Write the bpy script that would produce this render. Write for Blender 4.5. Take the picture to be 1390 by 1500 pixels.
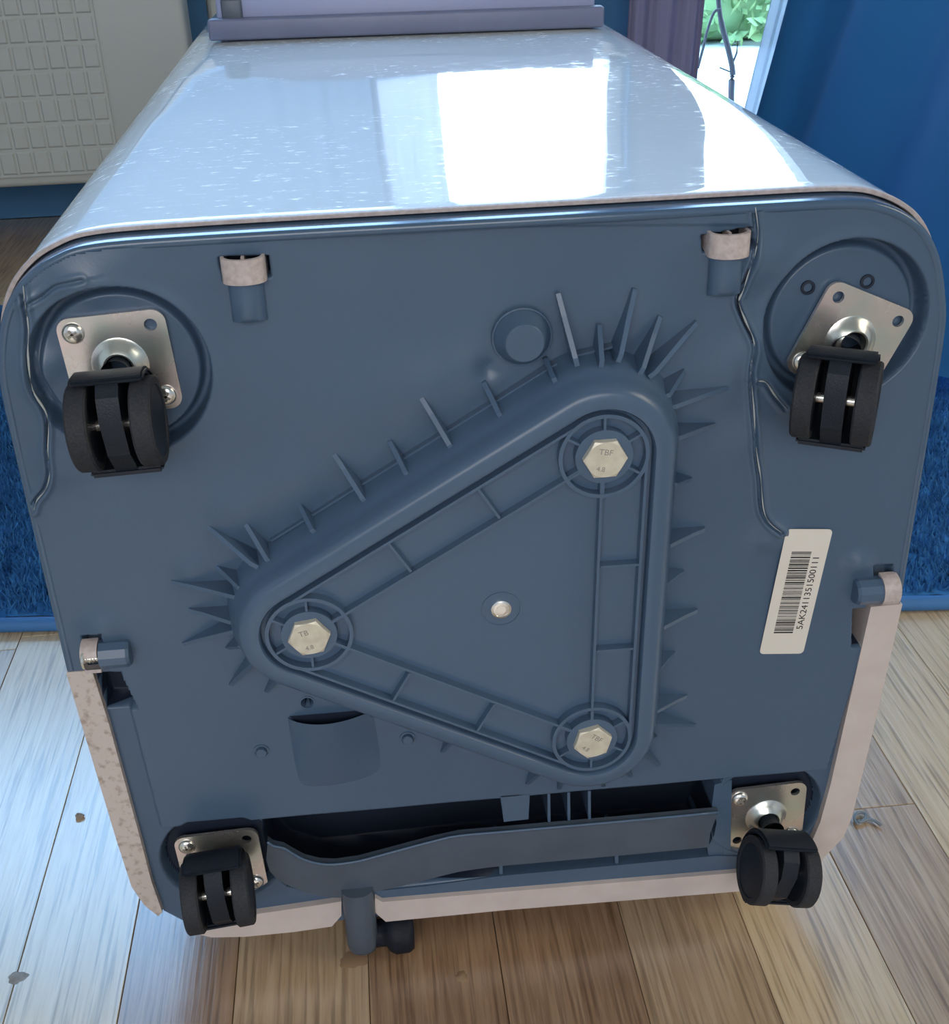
import bpy, bmesh, math, random
import numpy as np
from mathutils import Vector, Matrix
from mathutils.geometry import tessellate_polygon
random.seed(7); rng = np.random.default_rng(7)
for o in list(bpy.data.objects): bpy.data.objects.remove(o)
SC = bpy.context.scene; COL = SC.collection; PI = math.pi

# ------------------------------------------------------------------ camera
F_PX, PW, PH = 1720.16, 1390.0, 1500.0
CAM = Vector((0.0, -0.44, 0.512))
pitch, yaw, roll = .50885729, .09192923, -.03013193
fw = Vector((math.sin(yaw)*math.cos(pitch), math.cos(yaw)*math.cos(pitch), -math.sin(pitch)))
rt = Vector((math.cos(yaw), -math.sin(yaw), 0)); up = rt.cross(fw)
c_, s_ = math.cos(roll), math.sin(roll)
RT = c_*rt + s_*up; UP = -s_*rt + c_*up
cd = bpy.data.cameras.new('camera'); cam = bpy.data.objects.new('camera', cd); COL.objects.link(cam)
cam.matrix_world = Matrix(((RT.x, UP.x, -fw.x, CAM.x), (RT.y, UP.y, -fw.y, CAM.y), (RT.z, UP.z, -fw.z, CAM.z), (0,0,0,1)))
cd.sensor_fit = 'HORIZONTAL'; cd.sensor_width = 36; cd.lens = F_PX/PW*36; cd.clip_start = .01; cd.clip_end = 200
SC.camera = cam

# ------------------------------------------------------------------ light
w = bpy.data.worlds.new('sky'); SC.world = w; w.use_nodes = True
nt = w.node_tree; bg = nt.nodes['Background']
tc = nt.nodes.new('ShaderNodeTexCoord'); sp = nt.nodes.new('ShaderNodeSeparateXYZ'); rp = nt.nodes.new('ShaderNodeValToRGB')
nt.links.new(tc.outputs['Generated'], sp.inputs[0]); nt.links.new(sp.outputs['Z'], rp.inputs[0]); nt.links.new(rp.outputs[0], bg.inputs[0])
rp.color_ramp.elements[0].position = 0.0; rp.color_ramp.elements[0].color = (.80, .92, 1.0, 1)
rp.color_ramp.elements[1].position = .55; rp.color_ramp.elements[1].color = (.30, .60, 1.02, 1)
bg.inputs[1].default_value = 11.0
def area(name, loc, target, sx, sy, power, col):
    l = bpy.data.lights.new(name, 'AREA'); l.shape = 'RECTANGLE'; l.size = sx; l.size_y = sy; l.energy = power; l.color = col
    o = bpy.data.objects.new(name, l); COL.objects.link(o); o.location = loc
    o.rotation_euler = (Vector(target)-Vector(loc)).to_track_quat('-Z', 'Y').to_euler(); return o
area('added_front_fill', (-.3, -2.2, 1.25), (0.05, 0, .25), 1.8, 1.2, 27, (1.0, .93, .88))  # added warm fill behind the camera, no lamp stands there
area('added_side_fill', (2.3, -.5, 1.5), (.45, .1, 0), 1.2, 1.4, 28, (1.0, .86, .64))  # added warm fill for the right-hand floor, that wall has no window
def portal(x0, x1, z0, z1, y):
    l = bpy.data.lights.new('window_portal', 'AREA'); l.shape = 'RECTANGLE'; l.size = x1-x0; l.size_y = z1-z0
    l.cycles.is_portal = True
    o = bpy.data.objects.new('window_portal', l); COL.objects.link(o); o.location = ((x0+x1)/2, y, (z0+z1)/2)
    o.rotation_euler = (-PI/2, 0, 0)
portal(-1.45, .47, .55, 2.75, 1.62); portal(.56, 1.5, .06, 2.75, 1.62)
SC.view_settings.view_transform = 'Standard'; SC.view_settings.look = 'None'
SC.view_settings.gamma = 1; SC.view_settings.use_curve_mapping = False; SC.view_settings.exposure = 0.0

# ------------------------------------------------------------------ picture -> place helpers
def ray(px, py): return RT*((px-695)/F_PX) + UP*(-(py-750)/F_PX) + fw
def at(px, py, Y):
    d = ray(px, py); return CAM + d*((Y-CAM.y)/d.y)
def P(px, py, h=0.0):          # point on the appliance base, h mm proud of it -> (x,z) in metres
    v = at(px, py, -h/1000); return (v.x, v.z)
def G(px, py, z=0.0):
    d = ray(px, py); return CAM + d*((z-CAM.z)/d.z)

# ------------------------------------------------------------------ materials
def mat(name, col, rough=.5, metal=0., var=None, scale=40., bump=0., bscale=300., stretch=(1,1,1), spec=.5, coat=0., detail=4, rvar=0., trans=0.):
    m = bpy.data.materials.new(name); m.use_nodes = True; n = m.node_tree; L = n.links
    b = n.nodes['Principled BSDF']
    b.inputs['Base Color'].default_value = (*col, 1); b.inputs['Roughness'].default_value = rough
    b.inputs['Metallic'].default_value = metal; b.inputs['Specular IOR Level'].default_value = spec
    b.inputs['Coat Weight'].default_value = coat; b.inputs['Coat Roughness'].default_value = .08
    t = n.nodes.new('ShaderNodeTexCoord'); mp = n.nodes.new('ShaderNodeMapping'); mp.inputs['Scale'].default_value = stretch
    L.new(t.outputs['Object'], mp.inputs[0])
    if var is not None:
        nz = n.nodes.new('ShaderNodeTexNoise'); nz.inputs['Scale'].default_value = scale; nz.inputs['Detail'].default_value = detail
        L.new(mp.outputs[0], nz.inputs[0])
        r = n.nodes.new('ShaderNodeValToRGB'); r.color_ramp.elements[0].position = .35 if detail < 6 else .52; r.color_ramp.elements[1].position = .65 if detail < 6 else .70
        r.color_ramp.elements[0].color = (*col, 1); r.color_ramp.elements[1].color = (*var, 1)
        L.new(nz.outputs[0], r.inputs[0]); L.new(r.outputs[0], b.inputs['Base Color'])
        if rvar:
            mr = n.nodes.new('ShaderNodeMapRange'); mr.inputs[3].default_value = rough-rvar; mr.inputs[4].default_value = rough+rvar
            L.new(nz.outputs[0], mr.inputs[0]); L.new(mr.outputs[0], b.inputs['Roughness'])
    if bump:
        nb = n.nodes.new('ShaderNodeTexNoise'); nb.inputs['Scale'].default_value = bscale; nb.inputs['Detail'].default_value = 3
        L.new(mp.outputs[0], nb.inputs[0])
        bp = n.nodes.new('ShaderNodeBump'); bp.inputs['Strength'].default_value = bump; bp.inputs['Distance'].default_value = .001
        L.new(nb.outputs[0], bp.inputs['Height']); L.new(bp.outputs[0], b.inputs['Normal'])
    return m
M = {}
M['base'] = mat('slate_plastic', (.064,.110,.182), .33, var=(.071,.119,.193), scale=9, bump=.06, bscale=900)
M['base_hi'] = mat('slate_plastic_ribs', (.070,.120,.200), .30)
M['rim'] = mat('slate_plastic_polished', (.066,.115,.190), .14)
M['cavity'] = mat('slate_plastic_painted_shade', (.006,.014,.034), .6)  # same plastic, shade of hollows, cracks and holes put into the colour
M['arm'] = mat('slate_grey_plastic', (.060,.082,.116), .4, var=(.075,.103,.145), scale=35, bump=.05, bscale=900)
M['frame'] = mat('beige_white_plastic', (.60,.53,.51), .45, var=(.55,.48,.46), scale=60)
M['frame_dirty'] = mat('scuffed_beige_plastic', (.58,.51,.48), .5, var=(.36,.29,.25), scale=260, detail=6)
M['clip'] = mat('grey_white_plastic', (.56,.49,.48), .45, var=(.44,.38,.37), scale=400)
M['zinc'] = mat('zinc_plate', (.58,.66,.62), .27, .85, var=(.84,.70,.68), scale=35, rvar=.06)  # iridescent green and pink, with room reflections put into the colour
M['steel'] = mat('bright_steel', (.85,.84,.80), .2, .9)
M['bolt'] = mat('brushed_zinc_bolt', (.74,.71,.60), .45, .35, var=(.64,.60,.50), scale=220)
M['stamp'] = mat('stamp_shadow', (.30,.28,.25), .6, .3)
M['black'] = mat('black_plastic', (.010,.015,.025), .5, var=(.013,.019,.030), scale=60, bump=.25, bscale=1500, spec=.3)
M['tread'] = mat('dusty_tread', (.018,.022,.032), .65, var=(.034,.036,.042), scale=1100, bump=.3, bscale=1500, spec=.3)
M['stress'] = mat('stressed_plastic', (.42,.46,.46), .35)
M['label'] = mat('label_paper', (.72,.69,.63), .55)
M['ink'] = mat('label_ink', (.012,.012,.018), .6)
M['rail'] = mat('lavender_grey_plastic', (.14,.165,.27), .4, var=(.155,.18,.29), scale=30)
M['rail_light'] = mat('lavender_plastic', (.27,.31,.50), .4)
M['rubber'] = mat('black_rubber', (.007,.010,.018), .6, bump=.6, bscale=160, spec=.25)
M['radiator'] = mat('radiator_enamel', (.43,.46,.44), .4)
M['wall'] = mat('blue_wall_paint', (.06,.18,.34), .8)
M['wallw'] = mat('pale_wall_paint', (.62,.66,.70), .8)
M['ceil'] = mat('ceiling_paint', (.45,.45,.45), .9)
M['pvc'] = mat('window_pvc', (.8,.82,.84), .35)
M['purple'] = mat('purple_curtain_cloth', (.27,.25,.38), .8, var=(.30,.28,.42), scale=300, stretch=(1,1,.02))
M['sill'] = M['pvc']
M['wire'] = mat('dark_wire', (.17,.21,.25), .5)
M['crumb'] = mat('wood_crumb', (.30,.25,.2), .8)
M['stain'] = mat('dried_drop', (.22,.19,.16), .6, var=(.36,.32,.28), scale=250)
M['drop'] = mat('clear_drop', (.30,.20,.125), .15)
M['bark'] = mat('twig_bark', (.06,.05,.05), .8)
M['leaf'] = mat('leaf_green', (.20,.34,.12), .6, var=(.34,.46,.20), scale=6)
M['terrace'] = mat('terrace_stone', (.70,.69,.66), .8, var=(.64,.63,.6), scale=3)
M['ground'] = mat('lawn', (.12,.20,.06), .9, var=(.18,.28,.09), scale=2)
M['rug'] = mat('blue_rug_pile', (.03,.13,.32), .95, var=(.06,.23,.50), scale=70, spec=.1)
M['rug_edge'] = mat('blue_rug_binding', (.04,.16,.40), .6)

def cloth(name, col, trans):
    m = bpy.data.materials.new(name); m.use_nodes = True; n = m.node_tree; L = n.links
    out = n.nodes['Material Output']; b = n.nodes['Principled BSDF']
    b.inputs['Base Color'].default_value = (*col, 1); b.inputs['Roughness'].default_value = .8
    tr = n.nodes.new('ShaderNodeBsdfTranslucent'); tr.inputs[0].default_value = (*col, 1)
    mx = n.nodes.new('ShaderNodeMixShader'); mx.inputs[0].default_value = trans
    L.new(b.outputs[0], mx.inputs[1]); L.new(tr.outputs[0], mx.inputs[2]); L.new(mx.outputs[0], out.inputs[0])
    wv = n.nodes.new('ShaderNodeTexNoise'); wv.inputs['Scale'].default_value = 600
    bp = n.nodes.new('ShaderNodeBump'); bp.inputs['Strength'].default_value = .15; bp.inputs['Distance'].default_value = .001
    L.new(wv.outputs[0], bp.inputs['Height']); L.new(bp.outputs[0], b.inputs['Normal'])
    return m
M['blue_cloth'] = cloth('blue_curtain_cloth', (.014,.125,.30), .18)
M['cafe'] = cloth('pale_blue_curtain_cloth', (.34,.43,.55), .25)
def sheer(name, col, a):
    m = cloth(name, col, .5); n = m.node_tree; out = n.nodes['Material Output']
    src = out.inputs[0].links[0].from_socket; tp = n.nodes.new('ShaderNodeBsdfTransparent')
    mx = n.nodes.new('ShaderNodeMixShader'); mx.inputs[0].default_value = a
    n.links.new(tp.outputs[0], mx.inputs[1]); n.links.new(src, mx.inputs[2]); n.links.new(mx.outputs[0], out.inputs[0]); return m
M['sheer'] = sheer('sheer_cloth', (.42,.48,.58), .93)
def glassm():
    m = bpy.data.materials.new('window_glass'); m.use_nodes = True; n = m.node_tree
    out = n.nodes['Material Output']; tp = n.nodes.new('ShaderNodeBsdfTransparent'); gl = n.nodes.new('ShaderNodeBsdfGlossy'); gl.inputs['Roughness'].default_value = .0
    fr = n.nodes.new('ShaderNodeFresnel'); fr.inputs[0].default_value = 1.3; mx = n.nodes.new('ShaderNodeMixShader')
    n.links.new(fr.outputs[0], mx.inputs[0]); n.links.new(tp.outputs[0], mx.inputs[1]); n.links.new(gl.outputs[0], mx.inputs[2]); n.links.new(mx.outputs[0], out.inputs[0]); return m
M['glass'] = glassm()

def shellmat():
    m = bpy.data.materials.new('glossy_white_shell'); m.use_nodes = True; n = m.node_tree; L = n.links; b = n.nodes['Principled BSDF']
    t = n.nodes.new('ShaderNodeTexCoord'); mp = n.nodes.new('ShaderNodeMapping'); mp.inputs['Scale'].default_value = (42, 105, 30)
    L.new(t.outputs['Object'], mp.inputs[0])
    nz = n.nodes.new('ShaderNodeTexNoise'); nz.inputs['Scale'].default_value = 2.2; nz.inputs['Detail'].default_value = 9; nz.inputs['Roughness'].default_value = .72
    L.new(mp.outputs[0], nz.inputs[0])
    r = n.nodes.new('ShaderNodeValToRGB'); r.color_ramp.elements[0].position = .545; r.color_ramp.elements[1].position = .66
    r.color_ramp.elements[0].color = (0,0,0,1); r.color_ramp.elements[1].color = (1,1,1,1); L.new(nz.outputs[0], r.inputs[0])
    # patches where scuffs gather
    n2 = n.nodes.new('ShaderNodeTexNoise'); n2.inputs['Scale'].default_value = 9; n2.inputs['Detail'].default_value = 2; L.new(t.outputs['Object'], n2.inputs[0])
    r2 = n.nodes.new('ShaderNodeValToRGB'); r2.color_ramp.elements[0].position = .36; r2.color_ramp.elements[1].position = .56; L.new(n2.outputs[0], r2.inputs[0])
    mu = n.nodes.new('ShaderNodeMath'); mu.operation = 'MULTIPLY'; L.new(r.outputs[0], mu.inputs[0]); L.new(r2.outputs[0], mu.inputs[1])
    mc = n.nodes.new('ShaderNodeMix'); mc.data_type = 'RGBA'; mc.inputs[6].default_value = (.66,.72,.76,1); mc.inputs[7].default_value = (.9,.92,.93,1)
    L.new(mu.outputs[0], mc.inputs[0]); L.new(mc.outputs[2], b.inputs['Base Color'])
    mr = n.nodes.new('ShaderNodeMapRange'); mr.inputs[3].default_value = .035; mr.inputs[4].default_value = .45; L.new(mu.outputs[0], mr.inputs[0]); L.new(mr.outputs[0], b.inputs['Roughness'])
    n3 = n.nodes.new('ShaderNodeTexNoise'); n3.inputs['Scale'].default_value = 7; n3.inputs['Detail'].default_value = 1; L.new(t.outputs['Object'], n3.inputs[0])
    bp = n.nodes.new('ShaderNodeBump'); bp.inputs['Strength'].default_value = .35; bp.inputs['Distance'].default_value = .004
    L.new(n3.outputs[0], bp.inputs['Height']); L.new(bp.outputs[0], b.inputs['Normal'])
    b.inputs['Coat Weight'].default_value = .0
    return m
M['shell'] = shellmat()

def woodm(name, c1, c2, c3):
    m = bpy.data.materials.new(name); m.use_nodes = True; n = m.node_tree; L = n.links; b = n.nodes['Principled BSDF']
    g = n.nodes.new('ShaderNodeNewGeometry'); oi = n.nodes.new('ShaderNodeObjectInfo')
    mp = n.nodes.new('ShaderNodeMapping'); mp.inputs['Scale'].default_value = (1, .045, 1); L.new(g.outputs['Position'], mp.inputs[0])
    cmb = n.nodes.new('ShaderNodeCombineXYZ'); ml = n.nodes.new('ShaderNodeMath'); ml.operation = 'MULTIPLY'; ml.inputs[1].default_value = 11; L.new(oi.outputs['Random'], ml.inputs[0]); L.new(ml.outputs[0], cmb.inputs[2])
    L.new(cmb.outputs[0], mp.inputs['Location'])
    nz = n.nodes.new('ShaderNodeTexNoise'); nz.inputs['Scale'].default_value = 270; nz.inputs['Detail'].default_value = 8; nz.inputs['Roughness'].default_value = .62; nz.inputs['Distortion'].default_value = .6; L.new(mp.outputs[0], nz.inputs[0])
    r = n.nodes.new('ShaderNodeValToRGB'); r.color_ramp.elements[0].position = .33; r.color_ramp.elements[1].position = .66
    r.color_ramp.elements[0].color = (*c1, 1); r.color_ramp.elements[1].color = (*c3, 1); e = r.color_ramp.elements.new(.47); e.color = (*c2, 1)
    L.new(nz.outputs[0], r.inputs[0])
    mp2 = n.nodes.new('ShaderNodeMapping'); mp2.inputs['Scale'].default_value = (1, .03, 1); L.new(g.outputs['Position'], mp2.inputs[0])
    L.new(cmb.outputs[0], mp2.inputs['Location'])
    n2 = n.nodes.new('ShaderNodeTexNoise'); n2.inputs['Scale'].default_value = 420; n2.inputs['Detail'].default_value = 4; L.new(mp2.outputs[0], n2.inputs[0])
    r2 = n.nodes.new('ShaderNodeValToRGB'); r2.color_ramp.elements[0].position = .36; r2.color_ramp.elements[0].color = (.62,.60,.58,1); r2.color_ramp.elements[1].position = .48; r2.color_ramp.elements[1].color = (1,1,1,1); L.new(n2.outputs[0], r2.inputs[0])
    mx = n.nodes.new('ShaderNodeMix'); mx.data_type = 'RGBA'; mx.blend_type = 'MULTIPLY'; mx.inputs[0].default_value = 1
    L.new(r.outputs[0], mx.inputs[6]); L.new(r2.outputs[0], mx.inputs[7]); L.new(mx.outputs[2], b.inputs['Base Color'])
    bp = n.nodes.new('ShaderNodeBump'); bp.inputs['Strength'].default_value = .5; bp.inputs['Distance'].default_value = .0006
    L.new(n2.outputs[0], bp.inputs['Height']); L.new(bp.outputs[0], b.inputs['Normal'])
    b.inputs['Roughness'].default_value = .30; b.inputs['Specular IOR Level'].default_value = 1.0
    b.inputs['Coat Weight'].default_value = .75; b.inputs['Coat Roughness'].default_value = .22; b.inputs['Coat IOR'].default_value = 1.6
    return m
M['oak_light'] = woodm('oak_light', (.54,.39,.22), (.63,.48,.29), (.69,.55,.36))
M['oak_mid'] = woodm('oak_mid', (.34,.23,.135), (.45,.32,.20), (.54,.41,.27))
M['oak_dark'] = woodm('oak_dark', (.23,.135,.075), (.31,.19,.11), (.38,.25,.155))

# ------------------------------------------------------------------ object helpers
def obj(name, data, m=None, parent=None, mw=None, smooth=None):
    """bm or mesh -> ONE object; vertices are in world space unless mw is given"""
    if isinstance(data, bmesh.types.BMesh):
        me = bpy.data.meshes.new(name); bmesh.ops.recalc_face_normals(data, faces=data.faces); data.to_mesh(me); data.free()
    else: me = data
    o = bpy.data.objects.new(name, me); COL.objects.link(o)
    if m: 
        if not me.materials: me.materials.append(M[m])
    if smooth is not None:
        for p in me.polygons: p.use_smooth = True
        if smooth < 179: me.set_sharp_from_angle(angle=math.radians(smooth))
    W = mw if mw is not None else Matrix.Identity(4)
    if parent:
        o.parent = parent; o.matrix_parent_inverse = WM[parent.name].inverted()
    o.matrix_basis = W; WM[o.name] = W.copy()
    return o
WM = {}
def thing(name, label, cat, loc, group=None):
    o = bpy.data.objects.new(name, None); COL.objects.link(o); o.empty_display_size = .05
    o.matrix_basis = Matrix.Translation(Vector(loc)); WM[o.name] = o.matrix_basis.copy()
    return tag(o, label, cat, group)
def tag(o, label=None, cat=None, group=None, kind=None):
    if label: o['label'] = label
    if cat: o['category'] = cat
    if group: o['group'] = group
    if kind: o['kind'] = kind
    return o
def copy_child(src, parent, mw):
    o = src.copy(); COL.objects.link(o); o.parent = parent; o.matrix_parent_inverse = WM[parent.name].inverted()
    o.matrix_basis = mw; WM[o.name] = mw.copy(); return o
def box(bm, c, s, R=None):
    vs = []
    for i in (-.5,.5):
        for j in (-.5,.5):
            for k in (-.5,.5):
                v = Vector((i*s[0], j*s[1], k*s[2]))
                if R: v = R @ v
                vs.append(bm.verts.new(Vector(c)+v))
    for f in ((0,1,3,2),(4,6,7,5),(0,4,5,1),(2,3,7,6),(0,2,6,4),(1,5,7,3)): bm.faces.new([vs[i] for i in f])
    return bm
def bbox(c, s, bev=.001, seg=2, R=None):
    bm = box(bmesh.new(), c, s, R)
    bmesh.ops.bevel(bm, geom=list(bm.edges), offset=bev, segments=seg, affect='EDGES', profile=.5); return bm
def tube(bm, pts, r, n=8, cap=True):
    pts = [Vector(p) for p in pts]; rings = []
    for i, p in enumerate(pts):
        t = (pts[min(i+1,len(pts)-1)]-pts[max(i-1,0)]).normalized()
        a = t.cross(Vector((0,0,1)));  a = a if a.length > .05 else t.cross(Vector((1,0,0))); a.normalize(); b = t.cross(a)
        rr = r[i] if isinstance(r, (list,tuple)) else r
        rings.append([bm.verts.new(p+rr*(math.cos(2*PI*k/n)*a+math.sin(2*PI*k/n)*b)) for k in range(n)])
    for A, B in zip(rings, rings[1:]):
        for k in range(n): bm.faces.new((A[k],A[(k+1)%n],B[(k+1)%n],B[k]))
    if cap: bm.faces.new(rings[0][::-1]); bm.faces.new(rings[-1])
    return bm
def lathe(bm, prof, n=32, mw=None, closed=False):
    """prof: (r, z) about local z"""
    rings = []
    for r, z in prof:
        if r < 1e-7: rings.append([bm.verts.new((mw or Matrix()) @ Vector((0,0,z)))])
        else: rings.append([bm.verts.new((mw or Matrix()) @ Vector((r*math.cos(2*PI*k/n), r*math.sin(2*PI*k/n), z))) for k in range(n)])
    pr = list(zip(rings, rings[1:]))
    if closed: pr.append((rings[-1], rings[0]))
    for A, B in pr:
        for k in range(n):
            a = A[k%len(A)]; b = A[(k+1)%len(A)]; c = B[(k+1)%len(B)]; d = B[k%len(B)]
            q = []; [q.append(v) for v in (a,b,c,d) if v not in q]
            if len(q) > 2: bm.faces.new(q)
    return bm
def prism(poly, y0, y1, holes=(), bev=0.):
    """poly: (x,z) outline in the plane of the base; from y0 (front) to y1 (back)"""
    loops = [list(poly)]+[list(h) for h in holes]
    bm = bmesh.new(); vl = [[bm.verts.new((x,y0,z)) for x,z in l] for l in loops]; vb = [[bm.verts.new((x,y1,z)) for x,z in l] for l in loops]
    if holes:
        fl = [v for l in vl for v in l]; bl = [v for l in vb for v in l]
        for a,b,c in tessellate_polygon([[Vector((x,z,0)) for x,z in l] for l in loops]):
            bm.faces.new((fl[a],fl[b],fl[c])); bm.faces.new((bl[c],bl[b],bl[a]))
    else: bm.faces.new(vl[0]); bm.faces.new(vb[0][::-1])
    for A, B in zip(vl, vb):
        for k in range(len(A)): bm.faces.new((A[k],B[k],B[(k+1)%len(A)],A[(k+1)%len(A)]))
    if bev:
        fe = [e for e in bm.edges if len(e.link_faces) == 2 and all(abs(v.co.y-y0) < 1e-6 for v in e.verts) and e.calc_face_angle(0) > .5]
        bmesh.ops.bevel(bm, geom=fe, offset=bev, segments=2, affect='EDGES')
    return bm
def loft(loops, close=True, cap0=False, cap1=False):
    bm = bmesh.new(); R_ = [[bm.verts.new(p) for p in l] for l in loops]
    for A, B in zip(R_, R_[1:]):
        n = len(A)
        for k in range(n if close else n-1): bm.faces.new((A[k],A[(k+1)%n],B[(k+1)%n],B[k]))
    if cap0: bm.faces.new(R_[0][::-1])
    if cap1: bm.faces.new(R_[-1])
    return bm
def cr(pts, n=6, closed=False):          # Catmull-Rom through points
    pts = [Vector(p) for p in pts]; out = []; N = len(pts)
    for i in range(N if closed else N-1):
        g = (lambda k: pts[k % N]) if closed else (lambda k: pts[max(0, min(N-1, k))])
        p0,p1,p2,p3 = g(i-1),g(i),g(i+1),g(i+2)
        for j in range(n):
            t = j/n; out.append(.5*((2*p1)+(-p0+p2)*t+(2*p0-5*p1+4*p2-p3)*t*t+(-p0+3*p1-3*p2+p3)*t**3))
    if not closed: out.append(pts[-1])
    return out
def text_mesh(s, size, depth=.00004):
    c = bpy.data.curves.new('t', 'FONT'); c.body = s; c.size = size; c.extrude = depth; c.align_x = 'LEFT'
    o = bpy.data.objects.new('t', c); COL.objects.link(o); dg = bpy.context.evaluated_depsgraph_get()
    me = bpy.data.meshes.new_from_object(o.evaluated_get(dg)); bpy.data.objects.remove(o); me.materials.clear(); return me
FACE = Matrix(((1,0,0,0),(0,0,-1,0),(0,1,0,0),(0,0,0,1)))     # local x right, y up, z out of the base
def face_mw(x, z, h=0., rot=0.):
    return Matrix.Translation((x, -h/1000, z)) @ FACE @ Matrix.Rotation(rot, 4, 'Z')

# ================================================================== SETTING
WY = 1.60; XL, XR, YF, ZC = -2.0, 2.4, -2.6, 3.0
fl = tag(obj('floor', box(bmesh.new(), ((XL+XR)/2, (YF+WY)/2, -.02), (XR-XL, WY-YF, .02)), 'oak_dark'), kind='structure')
edges = [-.28,-.21,-.152,-.0935,-.024,.0455,.1155,.181,.246,.3115]
while edges[0] > -.95: edges.insert(0, edges[0]-.068)
while edges[-1] < .95: edges.append(edges[-1]+.068)
pick = {-.21:'oak_light', -.152:'oak_dark', -.0935:'oak_mid', -.024:'oak_dark', .0455:'oak_dark', .1155:'oak_mid', .181:'oak_light', .246:'oak_mid', .3115:'oak_light'}
def plank_bm(bm, x0, x1, y0, y1):
    g = .0002; b = .0003; z0 = -.010; dz = random.uniform(-.0001, .0001)
    lo = [(x0+g,y0+g),(x1-g,y0+g),(x1-g,y1-g),(x0+g,y1-g)]; hi = [(x0+g+b,y0+g+b),(x1-g-b,y0+g+b),(x1-g-b,y1-g-b),(x0+g+b,y1-g-b)]
    A = [bm.verts.new((x,y,z0)) for x,y in lo]; B = [bm.verts.new((x,y,-b+dz)) for x,y in lo]; C_ = [bm.verts.new((x,y,dz)) for x,y in hi]
    for U, V in ((A,B),(B,C_)):
        for k in range(4): bm.faces.new((U[k],U[(k+1)%4],V[(k+1)%4],V[k]))
    bm.faces.new(C_); return bm
for x0, x1 in zip(edges, edges[1:]):
    y = -.32 - random.uniform(0, .3); first = pick.get(round(x0,4))
    if -.16 < x0 < .2: y = -.40+random.uniform(0, .06)
    if x0 < -.15: y = -.095-.42+random.uniform(-.01,.01)
    if abs(x0-.246) < 1e-4: y = .0695-.42
    while y < WY-.01:
        y1 = min(y+.42, WY)
        if WY-y1 < .1: y1 = WY
        near = y < .1 and y1 > -.06
        mm = first if (first and near) else random.choice(['oak_light','oak_mid','oak_light','oak_dark'] if x0 > .2 or x0 < -.2 else ['oak_mid','oak_dark'])
        if x0 > .17 and not (abs(x0-.246) < 1e-4 and near): mm = random.choice(['oak_light','oak_light','oak_mid'])
        if x0 < -.2: mm = random.choice(['oak_light','oak_mid','oak_light'])
        if y1 > 1.2: mm = 'oak_mid'
        obj('plank', plank_bm(bmesh.new(), x0, x1, y, y1), mm, fl); y = y1
rest = bmesh.new()
def fill(xa, xb, ya, yb):
    n = max(1, round((xb-xa)/.068)); w_ = (xb-xa)/n
    for i in range(n):
        y = ya-random.uniform(0,.3)
        while y < yb-1e-4:
            y1 = min(y+.42, yb); plank_bm(rest, xa+i*w_, xa+(i+1)*w_, max(y,ya), y1); y = y1
fill(XL, edges[0], YF, WY); fill(edges[-1], XR, YF, WY); fill(edges[0], edges[-1], YF, -.63)
tag(obj('plank_field', rest, 'oak_mid', fl), kind='stuff')
tag(obj('ceiling', box(bmesh.new(), ((XL+XR)/2, (YF+WY)/2, ZC+.03), (XR-XL+.2, WY-YF+.2, .06)), 'ceil'), kind='structure')
tag(obj('wall_left', box(bmesh.new(), (XL-.05, (YF+WY)/2, ZC/2), (.1, WY-YF, ZC)), 'wallw'), kind='structure')
tag(obj('wall_right', box(bmesh.new(), (XR+.05, (YF+WY)/2, ZC/2), (.1, WY-YF, ZC)), 'wallw'), kind='structure')
tag(obj('wall_front', box(bmesh.new(), ((XL+XR)/2, YF-.05, ZC/2), (XR-XL+.2, .1, ZC)), 'wallw'), kind='structure')
# back wall with a window over the radiator and a glazed balcony door beside it
wb = bmesh.new(); WX0, WX1, WZ0, WZ1 = -1.45, .47, .55, 2.75; DX0, DX1 = .56, 1.5
def wseg(x0, x1, z0, z1): box(wb, ((x0+x1)/2, WY+.06, (z0+z1)/2), (x1-x0, .12, z1-z0))
wseg(XL, XR, -.12, 0.001)
wseg(XL, WX0, 0, ZC); wseg(WX0, WX1, 0, WZ0); wseg(WX1, DX0, 0, ZC); wseg(DX1, XR, 0, ZC); wseg(WX0, WX1, WZ1, ZC); wseg(DX0, DX1, WZ1, ZC)
tag(obj('wall_back', wb, 'wall'), kind='structure')
wn = tag(obj('window_1', (lambda b: (box(b, ((WX0+WX1)/2, WY+.08, WZ0+.02), (WX1-WX0,.05,.04)), box(b, ((WX0+WX1)/2, WY+.08, WZ1-.03), (WX1-WX0,.05,.06)), box(b, (WX0+.025, WY+.08, (WZ0+WZ1)/2), (.05,.05,WZ1-WZ0)), box(b, (WX1-.012, WY+.08, (WZ0+WZ1)/2), (.024,.05,WZ1-WZ0)), b)[-1])(bmesh.new()), 'pvc'), kind='structure')
obj('window_pane', box(bmesh.new(), ((WX0+WX1)/2, WY+.08, (WZ0+WZ1)/2), (WX1-WX0-.06, .006, WZ1-WZ0-.08)), 'glass', wn)
obj('window_sill', bbox(((WX0+WX1)/2, WY-.03, WZ0-.015), (WX1-WX0, .1, .025), .004), 'pvc', wn)
dn = tag(obj('door_1', (lambda b: (box(b, ((DX0+DX1)/2, WY+.08, .04), (DX1-DX0,.05,.08)), box(b, ((DX0+DX1)/2, WY+.08, WZ1-.03), (DX1-DX0,.05,.06)), box(b, (DX0+.012, WY+.08, WZ1/2), (.024,.05,WZ1)), box(b, (DX1-.025, WY+.08, WZ1/2), (.05,.05,WZ1)), b)[-1])(bmesh.new()), 'pvc'), kind='structure')
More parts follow.
